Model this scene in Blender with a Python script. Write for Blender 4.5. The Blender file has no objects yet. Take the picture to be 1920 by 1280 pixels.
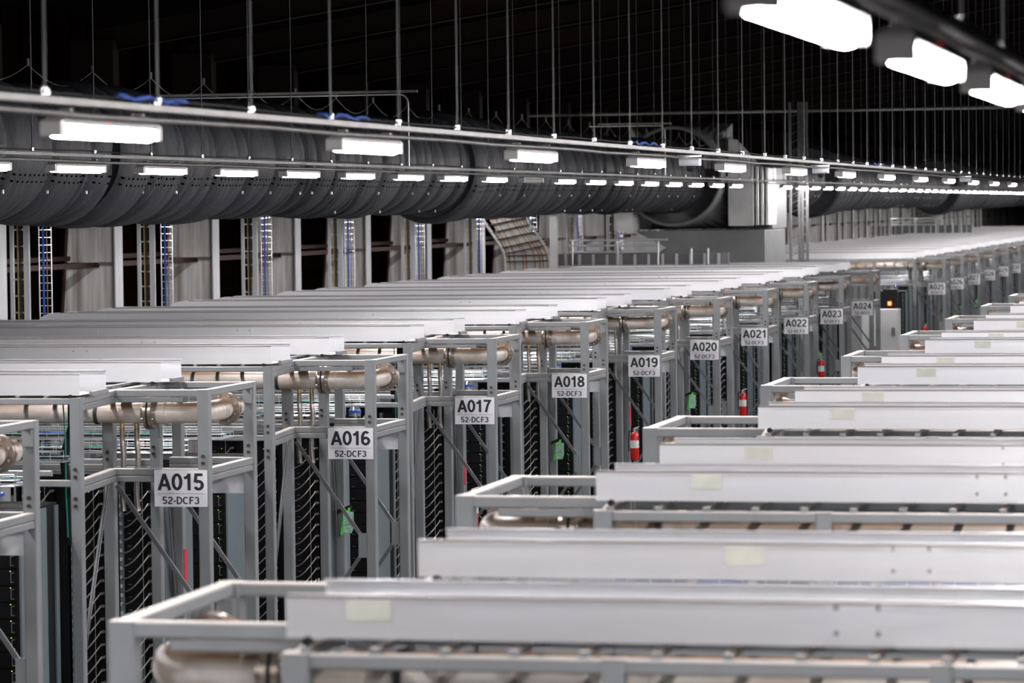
import bpy, math, random
from mathutils import Vector, Matrix
random.seed(7)
SC = bpy.context.scene
COL = SC.collection
PI = math.pi

# ------------------------------------------------------------------ camera
F_PX = 6500.0
CAM_Z = 6.0
cd = bpy.data.cameras.new('camera')
cam = bpy.data.objects.new('camera', cd)
COL.objects.link(cam)
cd.sensor_fit = 'HORIZONTAL'
cd.sensor_width = 36.0
cd.lens = F_PX / 1920.0 * 36.0
cd.clip_start = 0.5
cd.clip_end = 900.0
# rows of the matrix: world axes seen in camera space (hall axis leaves the frame on the right)
def _ray(x, y): return Vector(((x - 960) / F_PX, -(y - 640) / F_PX, -1.0))
_yd = _ray(2390, 374).normalized()
_up = _yd.cross(_ray(1390, 374 + 11.5)).normalized()
if _up.y < 0: _up = -_up
_xd = _yd.cross(_up)
cam.matrix_world = Matrix(((_xd.x, _xd.y, _xd.z, 0), (_yd.x, _yd.y, _yd.z, 0), (_up.x, _up.y, _up.z, CAM_Z), (0, 0, 0, 1)))
cd.dof.use_dof = True
cd.dof.focus_distance = 47.0
cd.dof.aperture_fstop = 3.0
SC.camera = cam

# ------------------------------------------------------------------ world, exposure
wd = bpy.data.worlds.new('hall_air')
SC.world = wd
wd.use_nodes = True
wd.node_tree.nodes['Background'].inputs[0].default_value = (0.75, 0.8, 0.9, 1)
wd.node_tree.nodes['Background'].inputs[1].default_value = 0.0
SC.view_settings.view_transform = 'Standard'
SC.view_settings.look = 'None'
SC.view_settings.exposure = 0.0
SC.view_settings.gamma = 1.0
SC.cycles.use_denoising = True
SC.cycles.max_bounces = 6
SC.cycles.diffuse_bounces = 3
SC.cycles.glossy_bounces = 3
SC.cycles.sample_clamp_indirect = 4.0
SC.cycles.use_light_tree = True
LAMP = 250.0          # brightness of the tube fixtures

# ------------------------------------------------------------------ materials
MATS = {}
def mat(name, base, rough=0.5, metal=0.0, dust=None, noise=0.0, nscale=(6, 6, 6), bump=0.0, emit=None, estr=0.0, noise_col=None):
    m = bpy.data.materials.new(name); m.use_nodes = True
    nt = m.node_tree; N = nt.nodes; Lk = nt.links
    b = N['Principled BSDF']
    b.inputs['Base Color'].default_value = (*base, 1)
    b.inputs['Roughness'].default_value = rough
    b.inputs['Metallic'].default_value = metal
    col = None
    if noise or noise_col or bump:
        tc = N.new('ShaderNodeTexCoord'); mp = N.new('ShaderNodeMapping'); ns = N.new('ShaderNodeTexNoise')
        mp.inputs['Scale'].default_value = nscale
        ns.inputs['Scale'].default_value = 1.0; ns.inputs['Detail'].default_value = 5.0
        Lk.new(tc.outputs['Object'], mp.inputs[0]); Lk.new(mp.outputs[0], ns.inputs['Vector'])
        if noise or noise_col:
            r = N.new('ShaderNodeMapRange'); r.inputs[1].default_value = .35; r.inputs[2].default_value = .68
            Lk.new(ns.outputs[0], r.inputs[0])
            mx = N.new('ShaderNodeMix'); mx.data_type = 'RGBA'
            c2 = noise_col or tuple(c * (1 - noise) for c in base)
            mx.inputs[6].default_value = (*base, 1); mx.inputs[7].default_value = (*c2, 1)
            Lk.new(r.outputs[0], mx.inputs[0]); col = mx.outputs[2]
        if bump:
            bp = N.new('ShaderNodeBump'); bp.inputs['Strength'].default_value = bump; bp.inputs['Distance'].default_value = .02
            Lk.new(ns.outputs[0], bp.inputs['Height']); Lk.new(bp.outputs[0], b.inputs['Normal'])
    if dust:       # dust lying on upward faces
        g = N.new('ShaderNodeNewGeometry'); sp = N.new('ShaderNodeSeparateXYZ'); r = N.new('ShaderNodeMapRange')
        r.inputs[1].default_value = dust[1]; r.inputs[2].default_value = dust[2]
        Lk.new(g.outputs['True Normal'], sp.inputs[0]); Lk.new(sp.outputs[2], r.inputs[0])
        mx = N.new('ShaderNodeMix'); mx.data_type = 'RGBA'
        mx.inputs[6].default_value = (*base, 1); mx.inputs[7].default_value = (*dust[0], 1)
        if col: Lk.new(col, mx.inputs[6])
        Lk.new(r.outputs[0], mx.inputs[0]); col = mx.outputs[2]
        if metal:
            mm = N.new('ShaderNodeMath'); mm.operation = 'MULTIPLY_ADD'
            Lk.new(r.outputs[0], mm.inputs[0]); mm.inputs[1].default_value = -metal; mm.inputs[2].default_value = metal
            Lk.new(mm.outputs[0], b.inputs['Metallic'])
    if col: Lk.new(col, b.inputs['Base Color'])
    if emit:
        b.inputs['Emission Color'].default_value = (*emit, 1)
        b.inputs['Emission Strength'].default_value = estr
    MATS[name] = m
    return m
frame_m = mat('painted_frame_steel', (.225, .235, .245), .42, 0, ((.66, .59, .53), .6, .9), .12, (3, 3, 3))
trough_m = mat('aluminium_sheet', (.90, .905, .93), .36, .80, None, .10, (.35, 3, 5))
def brush(m, strength, scale, dist):
    nt = m.node_tree; N = nt.nodes; Lk = nt.links
    tc = N.new('ShaderNodeTexCoord'); mp = N.new('ShaderNodeMapping'); ns = N.new('ShaderNodeTexNoise'); bp = N.new('ShaderNodeBump')
    mp.inputs['Scale'].default_value = scale; ns.inputs['Scale'].default_value = 1; ns.inputs['Detail'].default_value = 2
    bp.inputs['Strength'].default_value = strength; bp.inputs['Distance'].default_value = dist
    Lk.new(tc.outputs['Object'], mp.inputs[0]); Lk.new(mp.outputs[0], ns.inputs['Vector']); Lk.new(ns.outputs[0], bp.inputs['Height']); Lk.new(bp.outputs[0], N['Principled BSDF'].inputs['Normal'])
brush(trough_m, 1.0, (2, 260, 260), .0008)
shade_edge_m = mat('shade_line_edge', (.20, .17, .15), .5, .2)  # painted shade: dark tone of the unlit trough interior
pipe_m = mat('painted_pipe', (.74, .71, .67), .35, .1, ((.15, .085, .045), .0, .75), 0, (2.5, 7, 7), noise_col=(.42, .34, .28))
flange_m = mat('flange_steel', (.42, .37, .32), .3, .7, ((.34, .22, .14), .5, .95), 0, (14, 14, 14), noise_col=(.26, .19, .14))
gasket_m = mat('black_gasket', (.02, .02, .02), .6)
bolt_m = mat('dark_bolt', (.07, .055, .05), .45, .6)
bright_bolt_m = mat('bright_bolt', (.8, .8, .8), .25, .9)
hose_m = mat('braided_steel_hose', (.62, .58, .54), .28, .85, None, .4, (60, 60, 120))
brass_m = mat('brass_fitting', (.7, .45, .15), .3, .8)
sign_m = mat('sign_white', (.76, .76, .79), .45)
ink_m = mat('sign_black', (.012, .012, .018), .5)
red_line_m = mat('sign_red_line', (.35, .10, .12), .5)
black_m = mat('rack_black', (.005, .005, .006), .5)
soft_black_m = mat('cable_black', (.01, .01, .012), .6)
panel_m = mat('cabinet_bluegrey', (.15, .19, .21), .42, .15, None, .1, (2, 2, 2))
silver_m = mat('zinc_wire', (.75, .77, .78), .3, .8)
led_g = mat('green_led', (.1, .5, .1), .5, emit=(.35, 1, .15), estr=2.5)
led_o = mat('orange_led', (.5, .3, .1), .5, emit=(1, .45, .1), estr=2)
led_r = mat('red_led', (.6, .05, .02), .5, emit=(1, .07, .02), estr=14)
dim_red_m = mat('dim_red_led', (.6, .05, .02), .5, emit=(1, .07, .02), estr=.6)
green_tag_m = mat('green_tag', (.12, .85, .10), .5)
pale_tag_m = mat('pale_tag', (.45, .75, .55), .4, noise=.4, nscale=(25, 25, 25))
red_m = mat('extinguisher_red', (.5, .01, .01), .25)
ext_lab_m = mat('extinguisher_label', (.8, .8, .78), .5, noise=.4, nscale=(30, 30, 60))
redlabel_m = mat('red_label', (.6, .02, .05), .5)
lens_m = mat('lamp_lens', (.9, .9, .9), .4, emit=(1.0, .97, .98), estr=LAMP)
dead_lens_m = mat('lamp_lens_unlit', (.45, .45, .45), .4)
housing_m = mat('lamp_housing', (.24, .235, .23), .4, .3)
clip_m = mat('lamp_end_cap', (.50, .49, .48), .35, .3)
strut_m = mat('galvanised_strut', (.28, .27, .26), .38, .6, None, .25, (4, 4, 4))
rod_m = mat('threaded_rod', (.055, .058, .06), .45, .5)
blue_m = mat('blue_cable', (.01, .08, .45), .45)
green_cable_m = mat('green_cable', (.0, .25, .15), .5)
white_plastic_m = mat('white_plastic', (.7, .7, .76), .4)
duct_metal_m = mat('galvanised_sheet', (.50, .50, .49), .45, .3, None, .3, (1.2, 1.2, 1.2))
dark_metal_m = mat('grey_unit_body', (.14, .14, .14), .5, .2, None, .3, (1, 1, 1))
brown_m = mat('brown_primer', (.03, .014, .012), .6)
roof_brown_m = mat('dark_roof_steel', (.008, .005, .004), .7)
brace_m = mat('dark_brace_steel', (.13, .135, .14), .38, .2)
dark_col_m = mat('grey_column_paint', (.10, .10, .10), .55)
brown_wall_m = mat('brown_wall_sheet', (.0025, .001, .0008), .9)
roof_m = mat('dark_roof', (.002, .002, .002), .9)
conc_m = mat('concrete', (.13, .13, .135), .6, 0, None, .2, (.3, .3, .3))
label_m = mat('pale_sticker', (.56, .57, .50), .5, noise=.15, nscale=(9, 9, 9))
yellow_m = mat('yellow_cable', (.35, .22, .04), .5)
tan_cable_m = mat('tan_cable', (.20, .11, .045), .45)
grey_cable_m = mat('grey_cable', (.30, .30, .29), .35, .3)
white_box_m = mat('white_cabinet', (.72, .72, .72), .5, noise=.08, nscale=(2, 2, 2))
canister_m = mat('canister_silver', (.62, .66, .72), .2, .8)
for _m, _v in ((brown_m, .15), (roof_brown_m, .05), (brown_wall_m, 0), (roof_m, 0), (black_m, .25), (soft_black_m, .3)): _m.node_tree.nodes['Principled BSDF'].inputs['Specular IOR Level'].default_value = _v
# streaked white paint of the building columns
colm = mat('streaked_white_paint', (.70, .69, .67), .55, 0, None, 0, (6, 6, .35), noise_col=(.30, .26, .24))
flg_m = mat('white_paint', (.50, .51, .52), .5, 0, None, .15, (3, 3, .5))
# black fabric: creases from bump, two dotted vent lines
def fabric():
    m = mat('black_duct_fabric', (.012, .0125, .016), .6)
    nt = m.node_tree; N = nt.nodes; Lk = nt.links; b = N['Principled BSDF']; b.inputs['Specular IOR Level'].default_value = .22
    tc = N.new('ShaderNodeTexCoord'); sep = N.new('ShaderNodeSeparateXYZ'); Lk.new(tc.outputs['Object'], sep.inputs[0])
    def M(op, a, b_=None, c=None):
        n = N.new('ShaderNodeMath'); n.operation = op
        for i, v in enumerate((a, b_, c)):
            if v is None: continue
            if isinstance(v, (int, float)): n.inputs[i].default_value = v
            else: Lk.new(v, n.inputs[i])
        return n.outputs[0]
    ang = M('ARCTAN2', sep.outputs[2], sep.outputs[0])
    cols = M('LESS_THAN', M('ABSOLUTE', M('SUBTRACT', M('FRACT', M('MULTIPLY', sep.outputs[1], 5.0)), .5)), .2)
    r1 = M('LESS_THAN', M('ABSOLUTE', M('ADD', ang, .37)), .016)
    r2 = M('LESS_THAN', M('ABSOLUTE', M('ADD', ang, .47)), .016)
    dots = M('MULTIPLY', cols, M('MAXIMUM', r1, r2))
    mx = N.new('ShaderNodeMix'); mx.data_type = 'RGBA'
    mx.inputs[6].default_value = (.012, .0125, .016, 1); mx.inputs[7].default_value = (.0005, .0005, .0005, 1)
    Lk.new(M('MULTIPLY_ADD', dots, -.22, .22), b.inputs['Specular IOR Level'])
    Lk.new(dots, mx.inputs[0]); Lk.new(mx.outputs[2], b.inputs['Base Color'])
    mp = N.new('ShaderNodeMapping'); mp.inputs['Scale'].default_value = (1.6, 3.2, 1.6)
    ns = N.new('ShaderNodeTexNoise'); ns.inputs['Scale'].default_value = 1.0; ns.inputs['Detail'].default_value = 6; ns.inputs['Roughness'].default_value = .6
    bp = N.new('ShaderNodeBump'); bp.inputs['Strength'].default_value = .8; bp.inputs['Distance'].default_value = .10
    Lk.new(tc.outputs['Object'], mp.inputs[0]); Lk.new(mp.outputs[0], ns.inputs['Vector']); Lk.new(ns.outputs[0], bp.inputs['Height']); Lk.new(bp.outputs[0], b.inputs['Normal'])
    return m
fabric_m = fabric()

# ------------------------------------------------------------------ mesh helpers
class MB:
    def __init__(s): s.v = []; s.f = []; s.mi = []; s.mats = []; s.sm = []
    def _m(s, m):
        if m not in s.mats: s.mats.append(m)
        return s.mats.index(m)
    def add(s, vs, fs, m, smooth=False):
        o = len(s.v); s.v += [tuple(p) for p in vs]; k = s._m(m)
        for f in fs: s.f.append(tuple(i + o for i in f)); s.mi.append(k); s.sm.append(smooth)
        return s
    def box(s, x0, x1, y0, y1, z0, z1, m, ch=0.0):
        if x0 > x1: x0, x1 = x1, x0
        if ch:
            d = (x1 - x0, y1 - y0, z1 - z0); a = d.index(max(d))
            p = [((x0 + x1) / 2, (y0 + y1) / 2, (z0 + z1) / 2)] * 2
            lo = list(p[0]); hi = list(p[0]); lo[a] = (x0, y0, z0)[a]; hi[a] = (x1, y1, z1)[a]
            oth = [d[i] for i in range(3) if i != a]
            ax = [Vector((1, 0, 0)), Vector((0, 1, 0)), Vector((0, 0, 1))]
            u, w = [ax[i] for i in range(3) if i != a]
            return s.prism(Vector(lo), Vector(hi), u, w, oth[0], oth[1], m, ch)
        v = [(x0, y0, z0), (x1, y0, z0), (x1, y1, z0), (x0, y1, z0), (x0, y0, z1), (x1, y0, z1), (x1, y1, z1), (x0, y1, z1)]
        return s.add(v, [(0, 3, 2, 1), (4, 5, 6, 7), (0, 1, 5, 4), (1, 2, 6, 5), (2, 3, 7, 6), (3, 0, 4, 7)], m)
    def prism(s, p, q, u, w, du, dw, m, ch=.008):
        a, b = du / 2, dw / 2; c = min(ch, a * .6, b * .6)
        prof = [(-a + c, -b), (a - c, -b), (a, -b + c), (a, b - c), (a - c, b), (-a + c, b), (-a, b - c), (-a, -b + c)]
        vs = [p + u * i + w * j for i, j in prof] + [q + u * i + w * j for i, j in prof]
        fs = [(i, (i + 1) % 8, 8 + (i + 1) % 8, 8 + i) for i in range(8)] + [tuple(range(7, -1, -1)), tuple(range(8, 16))]
        return s.add(vs, fs, m)
    def bar(s, p, q, w, h, m, ch=.006, up=(0, 0, 1)):
        p = Vector(p); q = Vector(q); d = (q - p).normalized(); up = Vector(up)
        if abs(d.dot(up)) > .95: up = Vector((0, 1, 0))
        u = d.cross(up).normalized(); v = u.cross(d).normalized()
        return s.prism(p, q, u, v, w, h, m, ch)
    def tube(s, pts, r, m, n=8, caps=True, closed=False):
        pts = [Vector(p) for p in pts]; k = len(pts); rr = r if isinstance(r, (list, tuple)) else [r] * k
        vs = []; prev = None
        for i, p in enumerate(pts):
            a = pts[max(i - 1, 0)]; b = pts[min(i + 1, k - 1)]; d = (b - a)
            d = d.normalized() if d.length > 1e-9 else Vector((0, 0, 1))
            if prev is None:
                t = Vector((0, 0, 1)) if abs(d.z) < .9 else Vector((0, 1, 0)); u = d.cross(t).normalized()
            else:
                u = prev - d * prev.dot(d); u = u.normalized()
            prev = u; w = d.cross(u)
            for j in range(n):
                t = 2 * PI * j / n; vs.append(p + (u * math.cos(t) + w * math.sin(t)) * rr[i])
        fs = [(i * n + j, i * n + (j + 1) % n, (i + 1) * n + (j + 1) % n, (i + 1) * n + j) for i in range(k - 1) for j in range(n)]
        s.add(vs, fs, m, True)
        if caps:
            o = len(vs); s.add(vs[:n], [tuple(range(n - 1, -1, -1))], m); s.add(vs[-n:], [tuple(range(n))], m)
        return s
    def mesh(s, name):
        me = bpy.data.meshes.new(name); me.from_pydata(s.v, [], s.f)
        for m in s.mats: me.materials.append(m)
        me.polygons.foreach_set('material_index', s.mi); me.polygons.foreach_set('use_smooth', s.sm)
        me.update(); return me
    def build(s, name, parent=None, loc=None):
        o = bpy.data.objects.new(name, s.mesh(name)); COL.objects.link(o)
        if parent: o.parent = parent
        if loc: o.location = loc
        return o
def tag(o, label, cat, group=None, kind=None):
    if label: o['label'] = label
    if cat: o['category'] = cat
    if group: o['group'] = group
    if kind: o['kind'] = kind
    return o
def struct(o): o['kind'] = 'structure'; return o
def empty(name, loc=(0, 0, 0)):
    o = bpy.data.objects.new(name, None); COL.objects.link(o); o.location = loc; o.empty_display_size = .2; return o
def kids(o): return [c for c in bpy.data.objects if c.parent == o]
def capture(o):
    """list of a thing's tree so that copies need no scan"""
    return (o, [(c, [(g, []) for g in kids(c)]) for c in kids(o)])
def copy_tree(t, parent=None):
    o, ch = t; c = o.copy(); COL.objects.link(c)
    if parent: c.parent = parent
    for k in ch: copy_tree(k, c)
    return c
PROTO = {}
def place(key, builder, loc, label, cat, group=None):
    """first use places the builder's own object, later uses copy it"""
    if key not in PROTO:
        o = builder(); PROTO[key] = capture(o); r = o
    else: r = copy_tree(PROTO[key])
    r.location = loc
    for k in ('label', 'category', 'group'):
        if k in r: del r[k]
    return tag(r, label, cat, group)
ONES = ['', 'first', 'second', 'third', 'fourth', 'fifth', 'sixth', 'seventh', 'eighth', 'ninth', 'tenth', 'eleventh', 'twelfth', 'thirteenth', 'fourteenth', 'fifteenth', 'sixteenth', 'seventeenth', 'eighteenth', 'nineteenth']
TENS = {2: ('twentieth', 'twenty'), 3: ('thirtieth', 'thirty'), 4: ('fortieth', 'forty'), 5: ('fiftieth', 'fifty'), 6: ('sixtieth', 'sixty'), 7: ('seventieth', 'seventy')}
def nth(n):
    if n < 20: return ONES[n]
    t, o = divmod(n, 10)
    return TENS[t][0] if o == 0 else TENS[t][1] + '-' + ONES[o]

def arc(cx, cy, rx, ry, a0, a1, n=14):
    return [(cx + rx * math.cos(math.radians(a0 + (a1 - a0) * i / n)), cy + ry * math.sin(math.radians(a0 + (a1 - a0) * i / n))) for i in range(n + 1)]
GLYPH = {
 'A': (.68, [[(.06, 0), (.34, .97)], [(.62, 0), (.34, .97)], [(.15, .3), (.53, .3)]]),
 '0': (.57, [arc(.285, .5, .2, .425, 0, 360, 26)]),
 '1': (.50, [[(.31, 0), (.31, 1)], [(.05, .73), (.2, .77), (.31, .92)]]),
 '2': (.57, [arc(.28, .70, .195, .225, 165, -25) + [(.38, .47), (.15, .24), (.085, .08)], [(.04, .075), (.52, .075)]]),
 '3': (.57, [arc(.27, .715, .185, .21, 160, -85), arc(.27, .295, .205, .22, 85, -165)]),
 '4': (.57, [[(.38, 0), (.38, .96)], [(.38, .93), (.07, .29)], [(.03, .27), (.55, .27)]]),
 '5': (.57, [[(.49, .93), (.145, .93), (.10, .47)] , arc(.27, .31, .2, .235, 135, -155)]),
 '6': (.57, [arc(.285, .30, .2, .225, 0, 360, 22), arc(.30, .5, .215, .425, 50, 195)]),
 '7': (.55, [[(.04, .93), (.50, .93), (.33, .58), (.2, 0)]]),
 '8': (.57, [arc(.285, .735, .17, .19, 0, 360, 20), arc(.285, .285, .205, .21, 0, 360, 20)]),
 '9': (.57, [arc(.285, .70, .2, .225, 0, 360, 22), arc(.27, .5, .215, .425, 15, -130)]),
 '-': (.34, [[(.04, .38), (.30, .38)]]),
 'D': (.68, [[(.11, .07), (.11, .93), (.31, .93)] + arc(.31, .5, .27, .43, 90, -90) + [(.11, .07)]]),
 'C': (.68, [arc(.35, .5, .275, .43, 48, 312, 20)]),
 'F': (.56, [[(.11, 0), (.11, 1)], [(.11, .93), (.52, .93)], [(.11, .52), (.47, .52)]])}
_txt = {}
def text_mesh(txt, w, h, m, t=.15):
    """stroked sans-serif letters fitted to a w x h box centred on the origin in the XZ plane"""
    if txt in _txt: return _txt[txt]
    vs = []; fs = []; x0 = 0
    for ch in txt:
        adv, strokes = GLYPH[ch]
        for k, st in enumerate(strokes):
            closed = math.dist(st[0], st[-1]) < 1e-6; P = st[:-1] if closed else st; n = len(P); o = len(vs)
            for i, (px, py) in enumerate(P):
                a = P[i - 1] if (i or closed) else P[i]; b = P[(i + 1) % n] if (i < n - 1 or closed) else P[i]
                d1 = Vector((px - a[0], py - a[1])); d2 = Vector((b[0] - px, b[1] - py))
                if d1.length < 1e-9: d1 = d2
                if d2.length < 1e-9: d2 = d1
                d1.normalize(); d2.normalize(); n1 = Vector((-d1.y, d1.x)); n2 = Vector((-d2.y, d2.x)); nn = (n1 + n2).normalized(); q = t / 2 / max(.5, nn.dot(n1))
                for sg in (1, -1): vs.append((x0 + px + nn.x * q * sg, -.00002 * k, py + nn.y * q * sg))
            for i in range(n if closed else n - 1):
                j = (i + 1) % n; fs.append((o + 2 * i, o + 2 * i + 1, o + 2 * j + 1, o + 2 * j))
        x0 += adv + .035
    xs = [v[0] for v in vs]; a, b = min(xs), max(xs)
    me = bpy.data.meshes.new('letters'); me.from_pydata([((x - (a + b) / 2) * w / (b - a), y, (z - .5) * h) for x, y, z in vs], [], fs)
    me.materials.append(m); me.update(); _txt[txt] = me; return me

# ------------------------------------------------------------------ hall shell
X_ROWEND = -20.9
struct(MB().box(-27, 14, -10, 420, -.2, 0, conc_m).build('floor'))
w = MB(); w.box(-26.6, -26.4, 20, 420, 0, 12, brown_wall_m)
for i in range(340): w.box(-26.4, -26.34, 40 + i * 1.1, 40.2 + i * 1.1, 0, 11, brown_wall_m)
struct(w.build('wall_left'))
struct(MB().box(-27, 14, 419.8, 420, 0, 18, brown_wall_m).build('wall_back'))
r = MB(); r.add([(-27, -10, 10.3), (14, -10, 16.4), (14, 420, 16.4), (-27, 420, 10.3), (-27, -10, 10.5), (14, -10, 16.6), (14, 420, 16.6), (-27, 420, 10.5)],
                [(0, 1, 2, 3), (7, 6, 5, 4), (0, 4, 5, 1), (1, 5, 6, 2), (2, 6, 7, 3), (3, 7, 4, 0)], roof_m)
struct(r.build('ceiling'))

# ------------------------------------------------------------------ aisle frames
ZT = 4.045
def make_frame(s):
    """end frame of one rack pod. local origin: outer front corner on the main aisle; s=-1: the pod lies to the left"""
    root = empty('steel_gantry'); sh, px = (.0, .0) if s < 0 else (.65, .29)
    def X(x): return -x * s if s > 0 else x           # tables below are written for s=-1
    X = (lambda x: x) if s < 0 else (lambda x: -x)
    def post(x0, x1, y0, y1, z0, z1, bolts=()):
        o = MB().box(X(x0), X(x1), y0, y1, z0, z1, frame_m, .01).build('post', root)
        for bx, bz in bolts:
            b = MB(); b.tube([(X(bx), y0 - .022, bz), (X(bx), y0 + .002, bz)], .021, bolt_m, 6); b.build('bolt', o)
        return o
    def beam(*a): return MB().box(X(a[0]), X(a[1]), a[2], a[3], a[4], a[5], frame_m, .008).build('beam', root)
    pb = lambda x: [(x, 3.31), (x, 3.235)]
    post(-1.0 - px, -.88 - px, -1.71 + sh, -1.59 + sh, 0, ZT, [(-.94 - px, bz) for bz in (3.29, 3.21, 2.98, 2.90)])
    post(-1.38, -1.25, .42, .55, 0, ZT, [(-1.315, 3.32), (-1.315, 3.24)])
    post(-1.15, -1.03, 1.4, 1.53, 0, ZT, [(-1.10, 3.31), (-1.10, 3.235)])
    post(-1.15, -1.03, 2.22, 2.35, 0, ZT)
    post(-.13, 0, 0, .13, 0, ZT, pb(-.065))
    post(-.13, 0, 1.73, 1.86, 0, ZT - .003, pb(-.065))
    for k in range(1, 7):
        post(-1.0 - px - 1.42 * k, -.9 - px - 1.42 * k, -1.70 + sh, -1.60 + sh, 2.9, ZT - .002)
    post(-9.6, -9.48, -1.7 + sh, -1.6 + sh, 0, ZT - .001); post(-9.6, -9.48, 1.75, 1.85, 0, ZT - .001)
    # upper square
    beam(-1.15, -.13, .012, .10, 3.965, ZT - .002); beam(-1.05, -.30, .03, .09, 3.90, 3.957)
    beam(-1.03, -.13, 1.75, 1.85, 3.97, ZT - .004)
    MB().bar((X(-.05), .13, ZT - .038), (X(-.05), 1.73, ZT - .038), .095, .072, frame_m, .008).build('beam', root)
    MB().bar((X(-1.1), .10, ZT - .040), (X(-1.1), 2.22, ZT - .040), .095, .072, frame_m, .008).build('beam', root)
    MB().box(X(-.115), X(-.015), 1.68, 1.728, 3.80, 3.96, frame_m, .006).build('bracket', root)
    # lower square, two stacked members
    for z0, z1 in ((3.095, 3.17), (3.02, 3.088)):
        beam(-1.13, -.13, .015, .105, z0, z1); beam(-1.03, -.13, 1.75, 1.85, z0, z1)
        MB().bar((X(-.06), .13, (z0 + z1) / 2), (X(-.06), 1.73, (z0 + z1) / 2), .09, z1 - z0, frame_m, .008).build('beam', root)
        MB().bar((X(-.94 - px), -1.59 + sh, (z0 + z1) / 2), (X(-1.13), .06, (z0 + z1) / 2), .09, z1 - z0 - .002, frame_m, .008).build('beam', root)
        beam(-9.48, -1.15, 1.42, 1.51, z0, z1 - .002)
    MB().bar((X(-.94 - px), -1.59 + sh, 4.005), (X(-1.13), .05, 4.005), .09, .07, frame_m, .008).build('beam', root)
    MB().bar((X(-.94 - px), -1.59 + sh, 3.93), (X(-1.13), .05, 3.93), .07, .07, frame_m, .008).build('beam', root)
    # long members of the pod
    for y, z0, z1 in ((-1.65 + sh, 3.975, ZT - .003), (-1.65 + sh, 3.10, 3.172), (-.78 + sh, 3.975, ZT - .003), (1.16, 3.975, ZT - .003), (1.82, 3.975, ZT - .003), (.48, 3.12, 3.18)):
        beam(-9.48, -1.0 - px if y < 0 else -1.38, y - .04, y + .04, z0, z1)
    beam(-9.48, -1.0 - px, -2.3 + sh, -2.24 + sh, 3.26, 3.32)
    # slats across the pod below the troughs
    d = MB()
    for k in range(27):
        xx = -1.25 - .315 * k
        d.box(X(xx), X(xx - .045), -1.68 + sh, 1.86, ZT, ZT + .025, frame_m)
    d.build('slat_deck', root)
    # braces: front, rear, sides
    def brace(name, p, q, w=.05, t=.014):
        b = MB(); b.bar((X(p[0]), p[1], p[2]), (X(q[0]), q[1], q[2]), t, w, brace_m, .003); b.bar((X(p[0]), p[1] + .02, p[2] + w * .5), (X(q[0]), q[1] + .02, q[2] + w * .5), .045, .008, brace_m, .002); b.build(name, root)
    for y in (.03, 1.77):
        z = 2.98
        brace('brace', (-1.08, y, 2.98), (-.15, y, 1.66)); brace('brace', (-.15, y, 1.58), (-1.08, y, .26))
        MB().box(X(-.24), X(-.11), y - .02, y - .008, 1.46, 1.78, frame_m).build('gusset', root)
    brace('brace', (-1.15, -.1, 2.98), (-1.0 - px, -1.5 + sh, 1.0), .06)
    brace('brace', (-1.12, 1.95, 2.9), (-1.12, 2.2, 1.5), .06)
    return root

def make_pipe(s):
    root = empty('coolant_pipe'); X = (lambda x: x) if s < 0 else (lambda x: -x)
    yc, z, r = .30, 3.77, .118
    pts = [(X(-9.3), yc, z), (X(-1.40), yc, z)]
    m = MB(); m.tube(pts, r, pipe_m, 28)
    for k in range(5): m.tube([(X(-2.6 - 1.45 * k), yc, z), (X(-2.64 - 1.45 * k), yc, z)], r + .004, pipe_m, 28)
    m.build('pipe', root)
    el = [(X(-1.36), yc, z), (X(-.46), yc, z)]
    for k in range(1, 9):
        a = PI / 2 * k / 8; el.append((X(-.46 + .30 * math.sin(a)), yc + .30 * (1 - math.cos(a)), z))
    el += [(X(-.16), 1.10, z)]
    m = MB(); m.tube(el, r, pipe_m, 28)
    for xx in (-1.22, -.60): m.tube([(X(xx), yc, z), (X(xx + .025), yc, z)], r + .006, pipe_m, 28)
    m.build('elbow_pipe', root)
    MB().tube([(X(-1.40), yc, z), (X(-1.36), yc, z)], r + .012, gasket_m, 28).build('coupling', root)
    def flange(c, axis):
        f = MB(); c = Vector(c); d = Vector((X(1), 0, 0)) if axis == 'x' else Vector((0, 1, 0))
        f.tube([c - d * .045, c - d * .012], .185, flange_m, 32); f.tube([c - d * .012, c + d * .012], .172, gasket_m, 32); f.tube([c + d * .012, c + d * .045], .185, flange_m, 32)
        f.tube([c - d * .085, c - d * .045], [.122, .135], flange_m, 28); f.tube([c + d * .045, c + d * .085], [.135, .122], flange_m, 28)
        o = f.build('flange', root); u = Vector((0, 0, 1)); w = d.cross(u)
        for k in range(8):
            a = 2 * PI * (k + .5) / 8; q = c + (u * math.cos(a) + w * math.sin(a)) * .152
            MB().tube([q - d * .068, q + d * .068], .015, bright_bolt_m, 6).build('flange_bolt', o)
    flange((X(-.76), yc, z), 'x'); flange((X(-.16), 1.15, z), 'y')
    MB().tube([(X(-.16), 1.20, z), (X(-.16), 1.52, z)], r, pipe_m, 28).build('pipe_stub', root)
    for xx in (-1.10, -.93):
        h = MB(); h.tube([(X(xx), yc, z - r - .0), (X(xx), yc, z - r - .05)], .026, brass_m, 10)
        h.tube([(X(xx), yc, z - r - .05), (X(xx), yc, z - r - .20)], .030, flange_m, 10)
        pts = [(X(xx + .012 * math.sin(k * .5)), yc, z - r - .20 - .06 * k) for k in range(14)]
        h.tube(pts, [.034 if k % 2 else .030 for k in range(14)], hose_m, 12); h.build('hose', root)
    v = MB(); v.tube([(X(-.42), yc, z + .0), (X(-.42), yc, z + .15)], .03, flange_m, 12); v.tube([(X(-.42), yc, z + .15), (X(-.42), yc, z + .165)], .045, flange_m, 12); v.build('vent_nipple', root)
    return root

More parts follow.
